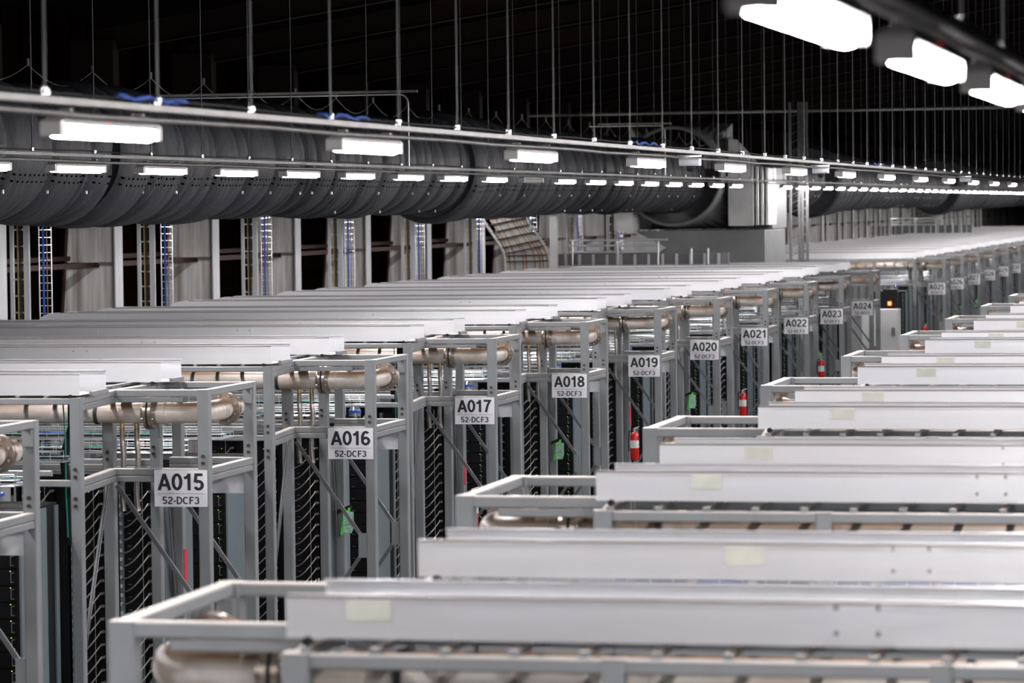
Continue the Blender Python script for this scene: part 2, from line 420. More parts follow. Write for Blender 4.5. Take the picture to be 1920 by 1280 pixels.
def make_trough(s, y0, y1, lab, L=8.4, xr=-1.15):
    root = empty('cable_trough'); X = (lambda x: x) if s < 0 else (lambda x: -x)
    xe = -.9 if s < 0 else (xr if y0 < 0 else -1.15)
    zb, zt = ZT + (.026 if s < 0 else .062), 4.30
    for nm, y, sg in (('front_plate', y0, 1), ('back_plate', y1, -1)):
        p = MB(); x0 = xe - L
        def cut(x): return x
        # plate with rounded far end, folded lips top and bottom
        a, b = sorted((y, y + .004 * sg))
        n = 6; prof = [(xe, zb), (xe, zt)] + [(x0 + .35 - .35 * math.sin(PI / 2 * k / n), zt - .17 * (1 - math.cos(PI / 2 * k / n))) for k in range(n + 1)] + [(x0, zb)]
        vs = [(X(px), a, pz) for px, pz in prof] + [(X(px), b, pz) for px, pz in prof]; m_ = len(prof)
        fs = [tuple(range(m_)), tuple(range(2 * m_ - 1, m_ - 1, -1))] + [(i, (i + 1) % m_, m_ + (i + 1) % m_, m_ + i) for i in range(m_)]
        p.add(vs, fs, trough_m)
        p.box(X(x0 + .4), X(xe), min(y, y + .045 * sg), max(y, y + .045 * sg), zt - .004, zt, trough_m)
        p.box(X(x0 + .4), X(xe), a - .0015, b + .0015, zt - .012, zt + .001, shade_edge_m)  # dark band along the plate top, standing in for shade inside the trough
        p.box(X(x0 + .4), X(xe), min(y, y + .03 * sg), max(y, y + .03 * sg), zt - .03, zt - .027, trough_m)
        for k in range(1, 4): p.box(X(xe - 2.4 * k), X(xe - 2.4 * k - .3), a - .004, b + .004, zb + .01, zt - .012, trough_m)
        p.build(nm, root)
        for k in range(2):
            for dz in (.06, .17):
                q = xe - 2.45 - .18 * k; MB().tube([(X(q), a - .012, zb + dz), (X(q), a, zb + dz)], .012, bright_bolt_m, 6).build('rivet', root) if nm == 'front_plate' else None
    b = MB(); b.box(X(xe - L + .2), X(xe - .02), y0 + .004, y1 - .004, zb, zb + .004, trough_m); b.build('base_sheet', root)
    e = MB(); e.box(X(xe), X(xe + .04), y0 + .3, y1 - .02, zb - .02, zb + .03, frame_m, .004); e.build('end_stop', root)
    MB().tube([(X(xe - .10), y0 - .03, zb - .012), (X(xe - .10), y0 + .03, zb - .012)], .022, soft_black_m, 10).build('end_plug', root)
    if lab:
        MB().box(X(xe - lab), X(xe - lab - .20), y0 - .006, y0 - .001, zb + .08, zb + .17, label_m).build('sticker', root)
    return root

def make_basket(s, y0, y1, z):
    """wire mesh cable tray; one mesh, its wires are its pattern"""
    X = (lambda x: x) if s < 0 else (lambda x: -x)
    m = MB(); xe = -1.2 ; L = 5.6
    for y, zz in ((y0, z + .12), (y0, z + .06), (y0, z), ((y0 * 2 + y1) / 3, z), ((y0 + y1 * 2) / 3, z), (y1, z), (y1, z + .06), (y1, z + .12)):
        m.bar((X(xe), y, zz), (X(xe - L), y, zz), .009, .009, silver_m, .002)
    for k in range(38):
        x = xe - L * k / 37
        m.bar((X(x), y0, z), (X(x), y0, z + .12), .006, .006, silver_m, .001); m.bar((X(x), y0, z), (X(x), y1, z), .006, .006, silver_m, .001); m.bar((X(x), y1, z), (X(x), y1, z + .12), .006, .006, silver_m, .001)
    root = m.build('wire_basket')
    c = MB(); rnd = random.Random(3)
    for k in range(5):
        yy = y0 + (y1 - y0) * (k + .7) / 6
        pts = [(X(xe - L * i / 16), yy + rnd.uniform(-.02, .02), z + .03 + rnd.uniform(0, .02)) for i in range(17)]
        c.tube(pts, .014, [soft_black_m, grey_cable_m, blue_m, soft_black_m, green_cable_m][k], 6)
    c.build('cables', root)['kind'] = 'stuff'
    return root

RW = .60
def make_rack_front(s, end):
    """rack seen from its server side; origin at the outer lower front corner, body runs to +Y"""
    root = empty('server_rack'); X = (lambda x: x) if s < 0 else (lambda x: -x)
    c = MB(); D = 1.15; H = 2.95
    c.box(X(-RW), X(-.004), .03, D, .02, H, black_m, .0)
    c.box(X(-RW), X(-RW + .03), 0, .03, .02, H, black_m); c.box(X(-.034), X(-.004), 0, .03, .02, H, black_m)
    c.box(X(-RW), X(-.004), 0, .03, H - .1, H, black_m); c.box(X(-RW), X(-.004), 0, .03, .02, .1, black_m)
    c.build('cabinet', root)
    if end:
        p = MB(); p.box(X(-.004), X(.012), .03, .80, .05, H - .03, panel_m, .004); p.box(X(-.003), X(.018), .0, .03, .05, H - .03, panel_m); p.box(X(-.003), X(.016), D - .1, D, .05, H - .03, panel_m)
        p.build('side_panel', root)
    sv = MB(); hh = .172
    sv.box(X(-.565), X(-.038), .008, .03, 0, hh - .012, black_m)
    for xx in (-.545, -.062):
        for z0, z1 in ((.03, .034), (.125, .129)): sv.box(X(xx), X(xx - .03 if xx > -.3 else xx + .03), -.014, .008, z0, z1, silver_m)
        q = xx - .03 if xx > -.3 else xx + .03
        sv.box(X(q), X(q + .004), -.016, -.010, .03, .129, silver_m)
    sv.box(X(-.10), X(-.108), .004, .009, .142, .149, led_g)
    sv.box(X(-.30), X(-.34), .004, .009, .02, .024, silver_m)
    me = sv.mesh('server')
    for k in range(16):
        o = bpy.data.objects.new('server', me); COL.objects.link(o); o.parent = root; o.location = (0, 0, .12 + hh * k)
    return root
def make_rack_rear(s, end):
    root = empty('server_rack'); X = (lambda x: x) if s < 0 else (lambda x: -x)
    c = MB(); D = 1.1; H = 2.95
    c.box(X(-RW), X(-.004), .10, D, .02, H, black_m); c.box(X(-RW), X(-RW + .03), 0, .10, .02, H, black_m); c.box(X(-.034), X(-.004), 0, .10, .02, H, black_m)
    c.box(X(-RW), X(-.004), 0, .1, H - .06, H, black_m); c.build('cabinet', root)
    if end: MB().box(X(-.004), X(.012), .03, D, .05, H - .03, panel_m, .004).build('side_panel', root)
    mf = MB(); mf.box(X(-.20), X(-.155), .03, .075, .2, 2.85, black_m)
    mf.box(X(-.265), X(-.258), .04, .05, .2, 2.85, silver_m)
    mf.build('manifold', root)
    st = MB(); st.box(X(-.55), X(-.50), .05, .09, .15, 2.8, panel_m)
    for k in range(24): st.box(X(-.545), X(-.515), .04, .05, .25 + .105 * k, .25 + .105 * k + .04, label_m)
    st.build('cable_rail', root)
    h = MB(); n = 9
    pts = [(X(-.17 - .33 * (t / n)), -.02 - .10 * math.sin(PI * t / n), -.27 * (t / n) ** 1.0 - .075 * math.sin(PI * t / n)) for t in range(n + 1)]
    h.tube(pts, .0095, hose_m, 8); h.tube([(X(-.155), .05, .004), (X(-.155), -.03, .0)], .016, hose_m, 8); h.tube([(X(-.13), .0, .0), (X(-.185), .0, .0)], .013, hose_m, 8)
    me = h.mesh('hose')
    for k in range(17):
        o = bpy.data.objects.new('hose', me); COL.objects.link(o); o.parent = root; o.location = (0, 0, .35 + .15 * k)
    l = MB()
    for k in range(17): l.box(X(-.33), X(-.337), .092, .099, .33 + .15 * k, .335 + .15 * k, [led_g, black_m, led_o, black_m][k % 4]); l.box(X(-.42), X(-.46), .085, .099, .30 + .15 * k, .304 + .15 * k, silver_m)
    l.build('status_lights', root)
    return root

def make_sign(code):
    root = empty('aisle_sign')
    p = MB(); p.box(-.305, .305, 0, .006, -.203, .203, sign_m, .0); p.build('panel', root)
    for nm, txt, ww, hh, zz, bd in (('number', code, .535, .186, .072, .172), ('code', '52-DCF3', .425, .082, -.133, .165)):
        o = bpy.data.objects.new(nm, text_mesh(txt, ww, hh, ink_m, bd)); COL.objects.link(o); o.parent = root; o.location = (0, -.002, zz)
    MB().box(-.28, .28, -.002, -.0005, -.060, -.056, red_line_m).build('line', root)
    return root
def make_canister():
    root = empty('round_canister')
    m = MB(); m.tube([(0, 0, 0), (0, 0, .05)], .085, canister_m, 24); m.tube([(0, 0, .05), (0, 0, .085)], .092, blue_m, 24); m.build('body', root)
    MB().tube([(0, 0, .085), (0, 0, .10), (0, 0, .125), (0, 0, .14)], [.088, .082, .06, .02], canister_m, 24).build('dome', root)
    MB().tube([(0, 0, 0), (0, 0, -.08)], .02, canister_m, 10).build('stem', root)
    return root
def make_tag(seed):
    root = empty('lockout_tag'); rnd = random.Random(seed)
    m = MB(); m.add([(-.035, 0, 0), (.06, -.01, .03), (.05, -.02, -.12), (-.06, -.02, -.36), (-.09, 0, -.34)], [(0, 1, 2, 3, 4)], green_tag_m)
    m.add([(-.035, .006, 0), (.06, -.004, .03), (.05, -.014, -.12), (-.06, -.014, -.36), (-.09, .006, -.34)], [(4, 3, 2, 1, 0)], green_tag_m); m.build('green_sleeve', root)
    p = MB()
    for k in range(3): p.box(-.03 + .02 * k, .09 + .01 * k, -.05 + .012 * k, -.047 + .012 * k, -.32 + .03 * k, -.09 + .03 * k, pale_tag_m)
    p.box(-.02, .07, -.055, -.051, -.21, -.205, ink_m); p.box(0, .06, -.055, -.051, -.26, -.256, ink_m); p.box(.05, .054, -.055, -.051, -.21, -.13, ink_m)
    p.build('card', root)
    MB().bar((-.16, .0, -.05), (.07, .0, .04), .012, .055, soft_black_m, .003).build('strap', root)
    return root
def make_ext():
    root = empty('fire_extinguisher'); m = MB()
    m.tube([(0, 0, 0), (0, 0, .02), (0, 0, .44), (0, 0, .48), (0, 0, .51)], [.07, .08, .08, .065, .03], red_m, 24); m.build('cylinder', root)
    MB().tube([(0, 0, .22), (0, 0, .36)], .0815, ext_lab_m, 24).build('label_band', root)
    v = MB(); v.tube([(0, 0, .51), (0, 0, .56)], .022, silver_m, 12); v.bar((-.01, 0, .57), (.09, -.02, .60), .02, .014, silver_m); v.bar((0, 0, .555), (.08, -.02, .54), .02, .012, soft_black_m); v.build('valve', root)
    MB().tube([(-.02, 0, .55), (-.09, -.01, .52), (-.105, -.01, .40), (-.10, -.01, .15)], .012, soft_black_m, 8).build('hose', root)
    MB().box(-.03, .03, .07, .10, .1, .5, soft_black_m).build('wall_bracket', root)
    return root

X0L, Y0L, PITCH = -11.475, 36.5, 7.2
ROWS = [(14 + k, Y0L + PITCH * (k - 1)) for k in range(11)] + [(25 + k, 124.2 + 7.5 * k) for k in range(18)]
sign_dx = {14: 0, 15: 0, 16: .0}
for num, y in ROWS:
    code = 'A%03d' % num; near = num <= 21
    L0 = (X0L, y, 0)
    at = f'the {code} sign'
    place(('frame', -1), lambda: make_frame(-1), L0, f'grey painted steel gantry carrying {at}' if num > 14 else 'grey painted steel gantry cut by the left picture edge', 'gantry', 'steel gantries on the left of the aisle')
    place(('pipe', -1), lambda: make_pipe(-1), L0, f'stained coolant pipe with flanges inside the frame above {at}' if num > 14 else 'stained coolant pipe in the frame cut by the left picture edge', 'pipe', 'coolant header pipes on the left')
    nm = f'the {code} row' if num > 14 else 'the leftmost row'
    for j, (a, b) in enumerate(((-1.65, -.8), (1.1, 1.85))):
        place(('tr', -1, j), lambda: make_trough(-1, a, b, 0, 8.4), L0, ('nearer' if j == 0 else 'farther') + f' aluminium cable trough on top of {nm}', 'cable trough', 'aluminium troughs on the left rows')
    if num > 14:
        o = make_sign(code); o.location = (X0L - .325, y - .012, 2.955)
        tag(o, f'white rectangular aisle sign reading {code} 52-DCF3', 'sign', 'white aisle number signs')
    bp = MB().box(-.305, .305, 0, .006, -.203, .203, sign_m).build('sign_board') if ('bb',) not in PROTO else None
    place(('bb',), lambda: bp, (X0L - .345, y + 1.87, 2.95), f'blank back of a white board behind {at}' if num > 14 else 'blank white board on the frame cut by the left picture edge', 'sign', 'blank boards facing the next aisle')
    for j, (a, b, z) in enumerate(((-2.85, -2.35, 3.20), (-1.35, -.75, 3.34), (2.5, 3.0, 3.16))):
        if num <= 24 or j == 0:
            place(('bk', -1, j), lambda: make_basket(-1, a, b, z), L0, f'wire cable basket over {nm}, ' + ('near side', 'middle', 'far side')[j], 'cable basket', 'wire baskets over the left rows')
    nr = 3 if num <= 17 else 2
    for k in range(nr):
        which = ('end', 'second', 'third')[k]
        place(('rf', -1, k == 0), lambda: make_rack_front(-1, k == 0), (X0L - 1.14 - RW * k, y - 2.9, 0), f'black server rack, {which} from the aisle, near side of {nm}', 'server rack', 'server racks showing their fronts')
        if num <= 24:
            place(('rr', -1, k == 0), lambda: make_rack_rear(-1, k == 0), (X0L - 1.19 - RW * k, y + 1.96, 0), f'black rack with silver hoses, {which} from the aisle, far side of {nm}', 'server rack', 'server racks showing hoses')
    place(('can',), make_canister, (X0L - 1.5, y - 2.6, 3.03), f'small silver round canister with blue band on {nm}', 'canister', 'blue banded canisters')

# right hand rows
X0R, Y0R = -5.47, 15.75
for k in range(12):
    y = Y0R + PITCH * k; L0 = (X0R, y, 0)
    nm = f'the {nth(k + 1)} right-hand row'
    place(('frame', 1), lambda: make_frame(1), L0, f'grey steel gantry of {nm}', 'gantry', 'steel gantries on the right of the aisle')
    place(('pipe', 1), lambda: make_pipe(1), L0, f'coolant pipe with flanges inside {nm}', 'pipe', 'coolant header pipes on the right')
    for j, (a, b) in enumerate(((-1.0, -.33), (1.55, 2.2))):
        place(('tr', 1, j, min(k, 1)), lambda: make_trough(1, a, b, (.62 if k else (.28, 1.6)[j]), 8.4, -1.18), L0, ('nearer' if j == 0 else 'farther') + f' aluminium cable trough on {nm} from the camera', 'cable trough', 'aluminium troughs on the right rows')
    for q in range(2 if k else 3):
        place(('rf', 1, q == 0), lambda: make_rack_front(1, q == 0), (X0R + 1.14 + RW * q, y - 2.9, 0), f'black server rack below {nm}, ' + ('end', 'second', 'third')[q] + ' from the aisle', 'server rack', 'server racks on the right')
    place(('bk', 1, 0), lambda: make_basket(1, -.85, -.40, 3.5), L0, f'zinc wire cable basket under the troughs of {nm}', 'cable basket', 'wire baskets in the right rows')

# cables over the first left rows: thick black bundle and thin green one
def bundle(name, pts, rs, m, label, cat):
    b = MB(); b.tube(pts, rs, m, 10); return tag(b.build(name), label, cat)
for num, y in ((15, 36.5), (17, 36.5 + 14.4)):
    bundle('cable_bundle', [(X0L - 1.22, y - 1.0, 4.06), (X0L - 1.24, y - .95, 3.7), (X0L - 1.36, y - .9, 3.35), (X0L - 1.36, y - .8, 3.02), (X0L - 1.36, y - .7, 2.4)], .05, soft_black_m, f'thick black cable bundle dropping beside the coolant pipe of the A0{num} row', 'cable')
    bundle('earth_cable', [(X0L - 1.30, y - 1.08, 4.06), (X0L - 1.28, y - 1.06, 3.6), (X0L - 1.29, y - 1.04, 3.0), (X0L - 1.29, y - 1.0, 2.5)], .008, green_cable_m, f'thin green cable in front of the black bundle of the A0{num} row', 'cable')

# tags, labels, extinguishers
for k, (num, dz) in enumerate(((16, 1.9), (18, 1.86), (20, 1.92), (23, 1.9), (26, 1.9), (27, 1.9), (28, 1.9))):
    y = dict(ROWS)[num]
    place(('tag',), lambda: make_tag(1), (X0L - .98, y + 2.15, dz + .0), f'green lockout tag pouch hanging below the A0{num} sign', 'tag', 'green tags on frame posts')
for num in (15, 17, 19):
    y = dict(ROWS)[num]
    tag(MB().box(X0L - 1.028, X0L - 1.02, y + 2.23, y + 2.34, 1.65, 2.05, redlabel_m).build('warning_label'), f'narrow red warning label on the post behind the A0{num} brace', 'label', 'red labels on posts')

# ------------------------------------------------------------------ light rails
def make_fixture(lit=True):
    root = empty('tube_light'); L = .87
    h = MB(); h.box(-.062, .062, -L + .03, L, .004, .06, housing_m, .015); h.build('housing', root)
    prof = [(.058 * math.cos(a), .004 - .062 * math.sin(a)) for a in [PI * i / 8 for i in range(9)]]
    ln = MB(); n = 9; y0, y1 = -L + .04, L - .04
    ln.add([(x, y0, z) for x, z in prof] + [(x, y1, z) for x, z in prof], [(i, i + 1, n + i + 1, n + i) for i in range(n - 1)] + [tuple(range(n - 1, -1, -1)), tuple(range(n, 2 * n))], lens_m if lit else dead_lens_m)
    ln.build('lens', root)
    for sg in (-1, 1): MB().box(-.062, .062, sg * L - .04, sg * L + .04, -.05, .04, clip_m, .01).build('end_cap', root)
    for sg in (-1, 1): MB().bar((0, sg * .65, .065), (0, sg * .65, .11), .07, .03, strut_m, .003).build('hanger_clip', root)
    if lit: MB().box(.062, .064, -.08, -.055, .03, .048, dim_red_m).build('indicator_light', root)
    return root
def rail(X, z, y0, y1, rods, top, label, ncond=1):
    root = empty('light_rail', (X, 0, z))
    s_ = MB(); s_.box(-.03, .03, y0, y1, .012, .055, strut_m, .004); s_.build('strut_channel', root)
    MB().tube([(.045, y0 + (y1 - y0) * i / 120, -.040 + .006 * math.sin(i * 2.1)) for i in range(121)], .016, strut_m, 8).build('conduit', root)
    MB().tube([(-.012, y0 + (y1 - y0) * i / 200, .080 + .012 * math.sin(i * 1.3) * math.sin(i * .37)) for i in range(201)], .009, soft_black_m, 6).build('cable', root)
    far = MB(); rodm = None
    for i, yy in enumerate(rods):
        if i < 95:
            if rodm is None:
                m = MB(); m.tube([(0, 0, .05), (0, 0, top)], .008, rod_m, 6); m.tube([(0, 0, .06), (0, 0, .10)], .024, bright_bolt_m, 6); rodm = m.mesh('hanger_rod')
            o = bpy.data.objects.new('hanger_rod', rodm); COL.objects.link(o); o.parent = root; o.location = (0, yy, 0)
        else: far.tube([(0, yy, .05), (0, yy, top)], .008, rod_m, 4)
    if far.v: far.build('far_hanger_rods', root)['kind'] = 'stuff'
    tag(root, label, 'light rail')
    return root
Q = 1.5
LA = (-4.5 * Q, 6 + .325 * Q); LB = (-9.3 * Q, 6 + .36 * Q); LCx = (-.775 * Q, 6 + .33 * Q)
rail(LA[0], LA[1] + .12, 0, 210, [(11.0 + 1.343 * i) * Q for i in range(-2, 92)], 7.0, 'galvanised light rail nearest the camera, crossing above the long black duct')
rail(LB[0], LB[1] + .12, 0, 285, [(25.2 + 1.438 * i) * Q for i in range(-6, 110)], 5.6, 'galvanised light rail running lower along the face of the black duct')
rail(LCx[0], LCx[1] + .12, 0, 110, [(2 + 1.38 * i) * Q for i in range(40)], 7.6, 'blurred dark light rail crossing the top right corner')
nA = 0
for k in range(-3, 26):
    y = (13.0 + 4.03 * k) * Q; nA += k >= 0
    place(('fx', 1), lambda: make_fixture(True), (LA[0], y, LA[1]), f'lit tube light, {nth(nA)} from the left on the upper rail' if k >= 0 else 'lit tube light on the upper rail, left outside the picture', 'light', 'tube lights on the upper rail')
nB = 0
for k in range(-10, 70):
    if k in (17, 18): continue
    y = (26.2 + 2.157 * k) * Q; nB += k >= 0
    if k == 8:
        place(('fx', 0), lambda: make_fixture(False), (LB[0], y, LB[1]), 'unlit grey tube fixture between lit ones on the lower rail', 'light', 'tube lights on the lower rail'); continue
    place(('fx', 1), None, (LB[0], y, LB[1]), f'lit tube light, {nth(nB)} from the left on the lower rail' if k >= 0 else 'lit tube light on the lower rail, left outside the picture', 'light', 'tube lights on the lower rail')
nC = 0
for k in range(-2, 24):
    y = (5.85 + 2.03 * k) * Q; nC += k >= 0
    place(('fx', 1), None, (LCx[0], y, LCx[1]), f'large blurred tube light, {nth(nC)} from the left in the top right corner' if 0 <= k < 4 else 'tube light on the top right rail, outside the picture', 'light', 'tube lights on the top right rail')

LW = (-22.6, 6.95)  # unseen row of lights added behind the duct to brighten the wall columns
rail(LW[0], LW[1] + .12, 50, 300, [], 5, 'light rail added along the wall, unseen behind the long black duct')
for k in range(34):
    place(('fx', 1), None, (LW[0], 54 + 7.2 * k, LW[1]), 'added tube light on the wall rail, unseen behind the black duct', 'light', 'tube lights added on the wall rail')
# things hung on the upper rail
def make_ap():
    root = empty('wireless_unit')
    MB().box(-.115, .115, -.10, .10, 0, .085, white_plastic_m, .02).build('body', root)
    MB().tube([(0, 0, -.07), (0, 0, -.05), (0, 0, -.02), (0, 0, 0)], [.02, .045, .06, .06], soft_black_m, 16).build('camera_dome', root)
    MB().bar((-.15, 0, .11), (.13, 0, .11), .06, .03, silver_m).build('mounting_plate', root)
    return root
for i, (x, nmn) in enumerate(((1270, 'leftmost'), (1520, 'middle'), (1797, 'rightmost'))):
    d = 29950 / (2390 - x); yy = Q * (d - 4.5 * .2147) / .9767
    place(('ap',), make_ap, (LA[0] + .16, yy, LA[1] - .02), f'white box with a small black dome hanging on the upper rail, {nmn}', 'wireless unit', 'white boxes on the upper rail')
for i, x in enumerate((300, 655, 1215, 1650)):
    d = 29950 / (2390 - x); yy = Q * (d - 4.5 * .2147) / .9767; rnd = random.Random(i)
    b = MB()
    for q in range(4): b.tube([(LA[0] - .03 + .012 * q, yy - .7 + .1 * t + rnd.uniform(-.02, .02), LA[1] + .20 + .012 * math.sin(t + q) + .015 * rnd.random()) for t in range(14)], .009, blue_m, 6)
    tag(b.build('blue_cable_coil'), f'blue network cables lying on the upper rail, {nth(i + 1)} bunch from the left', 'cable', 'blue cable bunches')
# cross conduits dropping to the lower rail
for i, (x, L) in enumerate(((769, 3.0), (1249, 1.2))):
    d = 61900 / (2390 - x); yy = Q * (d - 9.3 * .2147) / .9767; zt = 7.9; L *= Q
    b = MB(); pts = [(LB[0] - L, yy, zt), (LB[0] - .15, yy, zt)] + [(LB[0] - .15 + .15 * math.sin(PI / 2 * k / 5), yy, zt - .15 * (1 - math.cos(PI / 2 * k / 5))) for k in range(1, 6)] + [(LB[0], yy, LB[1] + .14)]
    b.tube(pts, .013, silver_m, 8); root = b.build('conduit_drop')
    MB().box(LB[0] - L + .2, LB[0] + .15, yy + .02, yy + .06, zt + .03, zt + .07, strut_m, .004).build('support_strut', root)
    tag(root, 'thin metal conduit bending down to the lower light rail, ' + ('left of centre' if i == 0 else 'left of the white duct unit'), 'conduit', 'conduit drops')

# ------------------------------------------------------------------ black fabric duct
XD, ZD = -19.0, 6.97
def duct_segment(y0, y1, r0, r1, seed, label):
    rnd = random.Random(seed); m = MB(); L = y1 - y0; ny = int(L / .06); na = 72
    hoops = []; t = .0
    while t < L: hoops.append(t); t += rnd.uniform(.8, 2.1)
    folds = [(rnd.uniform(0, L), rnd.uniform(-.8, .8), rnd.uniform(.05, .20), rnd.uniform(.07, .24), rnd.uniform(-PI, PI)) for _ in range(int(L * 3.2))]
    vs = []
    for i in range(ny + 1):
        yy = L * i / ny
        hd = min(abs(yy - h) for h in hoops); R = r1 + (r0 - r1) * math.exp(-yy / (L * .16))
        pinch = -.15 * math.exp(-hd / .13)
        sag = .06 * math.sin(yy * .55 + seed) * min(1, yy / 2)
        for j in range(na):
            a = 2 * PI * j / na; f = 0
            for fy, sl, am, wd_, fa in folds:
                dy = yy - fy - sl * math.sin(a - fa) * .8
                if abs(dy) < .55:
                    da = (a - fa + PI) % (2 * PI) - PI
                    f -= am * math.exp(-abs(dy) / (wd_ * .45)) * math.exp(-(da / 1.0) ** 2)
            rr = R + pinch + f * .8
            vs.append((rr * math.cos(a), yy - .12 * math.sin(a) * 0, rr * math.sin(a) - sag * .5 - (.05 * max(0, -math.sin(a))) * abs(math.sin(yy * .8))))
    fs = [(i * na + j, i * na + (j + 1) % na, (i + 1) * na + (j + 1) % na, (i + 1) * na + j) for i in range(ny) for j in range(na)]
    m.add(vs, fs, fabric_m, True)
    o = m.build('fabric_duct'); o.location = (XD, y0, ZD)
    e = MB(); n0 = [(p[0] * .99, p[1] + .05, p[2] * .99) for p in vs[:na]]; e.add(n0, [tuple(range(na))], fabric_m); e.build('end_membrane', o)
    tg = MB()
    for h in hoops[1:]:
        a = -.62 if rnd.random() < .6 else -1.2; tg.box(r1 * math.cos(a) + .0, r1 * math.cos(a) + .03, h - .008, h + .008, r1 * math.sin(a) - .03, r1 * math.sin(a) + .02, silver_m)
    tg.build('zip_tags', o)
    tag(o, label, 'air duct', 'black fabric duct sections')
    return o
def dy_of(x, X=19.0):
    d = X / .9767 * F_PX / (2390 - x); return (d - X * .2147) / .9767
duct_segment(dy_of(-420), dy_of(95), 1.2, 1.1, 2, 'black fabric duct section cut by the left picture edge')
duct_segment(dy_of(110), dy_of(830), 1.22, 1.08, 5, 'long black fabric duct section behind the first tube lights')
duct_segment(dy_of(800), dy_of(1262), 1.32, 1.12, 9, 'black fabric duct section ending at the round mouth of the white unit')
duct_segment(dy_of(1405), dy_of(1500), 1.0, 1.05, 4, 'short black fabric duct section right of the white unit')
duct_segment(dy_of(1512), dy_of(1745), 1.55, 1.14, 11, 'black fabric duct section behind the lattice column')
duct_segment(dy_of(1752), 330, 1.6, 1.2, 13, 'farthest black fabric duct section by the right edge')

# suspension wires over the duct
wz = ZD + 1.33
b = MB(); y = dy_of(-100)
while y < dy_of(1350):
    L = 3.0; b.tube([(XD + .2, y + L * t / 8, wz - .28 * math.sin(PI * t / 8)) for t in range(9)], .008, rod_m, 4); b.tube([(XD + .2, y, wz), (XD + .2, y, wz + .10)], .022, rod_m, 5); y += L
tag(b.build('suspension_wire'), 'thin looped suspension wire sagging between hooks above the black duct', 'wire')

# ------------------------------------------------------------------ air handling unit at the duct mouth
yr = dy_of(1263)
ah = empty('air_handling_unit', (XD, yr, ZD))
def ring(y, R, r): return [(R * math.cos(2 * PI * k / 48), y, R * math.sin(2 * PI * k / 48)) for k in range(48)]
m = MB()
A_ = ring(-.15, 1.52, 0); B_ = ring(.5, 1.56, 0); C_ = ring(-.15, 1.62, 0); D_ = ring(.5, 1.66, 0)
vs = A_ + B_ + C_ + D_; fs = []
for k in range(48):
    q = (k + 1) % 48; fs += [(k, q, 48 + q, 48 + k), (96 + k, 144 + k, 144 + q, 96 + q), (k, 96 + k, 96 + q, q)]
m.add(vs, fs, dark_metal_m, True); m.build('inlet_ring', ah)
hd = MB(); sq = []
for k in range(48):
    a = 2 * PI * k / 48; cx, sx = math.cos(a), math.sin(a); t = 1.72 / max(abs(cx), abs(sx)); sq.append((cx * t, 1.6, sx * t))
hd.add(D_ + sq, [(k, (k + 1) % 48, 48 + (k + 1) % 48, 48 + k) for k in range(48)], dark_metal_m); hd.build('transition_hood', ah)
px = 60.0
bx = MB(); bx.box(1.74, 2.55, .4, 2.6, -1.62, .3, duct_metal_m, .03); bx.build('plenum_box', ah)
bx = MB(); bx.add([(1.74, .5, .3), (2.55, .5, .3), (1.74, .5, 1.2), (1.74, 2.4, .3), (2.55, 2.4, .3), (1.74, 2.4, 1.2)], [(0, 1, 2), (5, 4, 3), (1, 4, 5, 2), (0, 2, 5, 3), (0, 3, 4, 1)], duct_metal_m); bx.build('gusset_plate', ah)
for k in range(3):
    MB().box(2.60 + .16 * k, 2.71 + .16 * k, .6, 2.4, -1.6, .28 - .02 * k, duct_metal_m, .02).build('side_channel', ah)
MB().box(-1.7, 3.0, 1.6, 5.0, -1.72, .25, dark_metal_m, .03).build('casing', ah)
MB().box(-1.1, 3.0, -.2, 4.6, -2.95, -1.75, dark_metal_m, .03).build('lower_casing', ah)
MB().box(-1.75, -1.15, -.9, .4, -1.75, -1.15, duct_metal_m, .03).build('junction_box', ah)
sl = MB(); sl.add([(-1.15, -.3, -1.8), (-.2, -.3, -2.3), (-1.15, -.3, -2.9), (-1.15, .2, -1.8), (-.2, .2, -2.3), (-1.15, .2, -2.9)], [(0, 2, 1), (3, 4, 5), (0, 1, 4, 3), (1, 2, 5, 4), (0, 3, 5, 2)], duct_metal_m); sl.build('side_wedge', ah)
for lx in (-.9, 2.8):
    for ly in (0, 4.3): MB().box(lx - .08, lx + .08, ly - .08, ly + .08, -ZD, -2.95, dark_metal_m, .01).build('support_leg', ah)
tag(ah, 'grey and white air handling unit with round duct mouth and bright box', 'air handling unit')
# platform with railing in front of the unit
yp = yr - 9.0; ppm = 64.0
pf = empty('service_platform', (0, yp, 0))
MB().box(-21.8, -15.8, 0, .1, 3.2, 4.62, conc_m, .01).build('guard_wall', pf)
for k in range(14): MB().box(-21.6 + .42 * k, -21.52 + .42 * k, -.04, 0, 3.2, 4.60, duct_metal_m).build('guard_rib', pf)
for z in (5.02, 4.86, 4.66): MB().tube([(-20.6, -.1, z), (-17.9, -.1, z)], .035, silver_m, 8).build('rail', pf)
MB().tube([(-19.1, -.2, 4.2), (-19.1, -.2, 4.85), (-19.02, -.2, 4.97), (-18.9, -.2, 5.02), (-17.6, -.2, 5.02)], .04, silver_m, 8).build('bent_rail', pf)
for x in (-20.5, -19.15, -17.9, -16.9, -16.4): MB().tube([(x, -.1, 3.2), (x, -.1, 5.02 if x < -17.5 else 4.75)], .035, silver_m, 8).build('rail_post', pf)
tag(pf, 'grey service platform with white pipe railing below the black duct', 'platform')

pf2 = copy_tree(capture(pf)); pf2.location = (-1.6, 205, .1)
for k_ in ('label',): del pf2[k_]
tag(pf2, 'far small platform with bright railing near the right picture edge', 'platform')
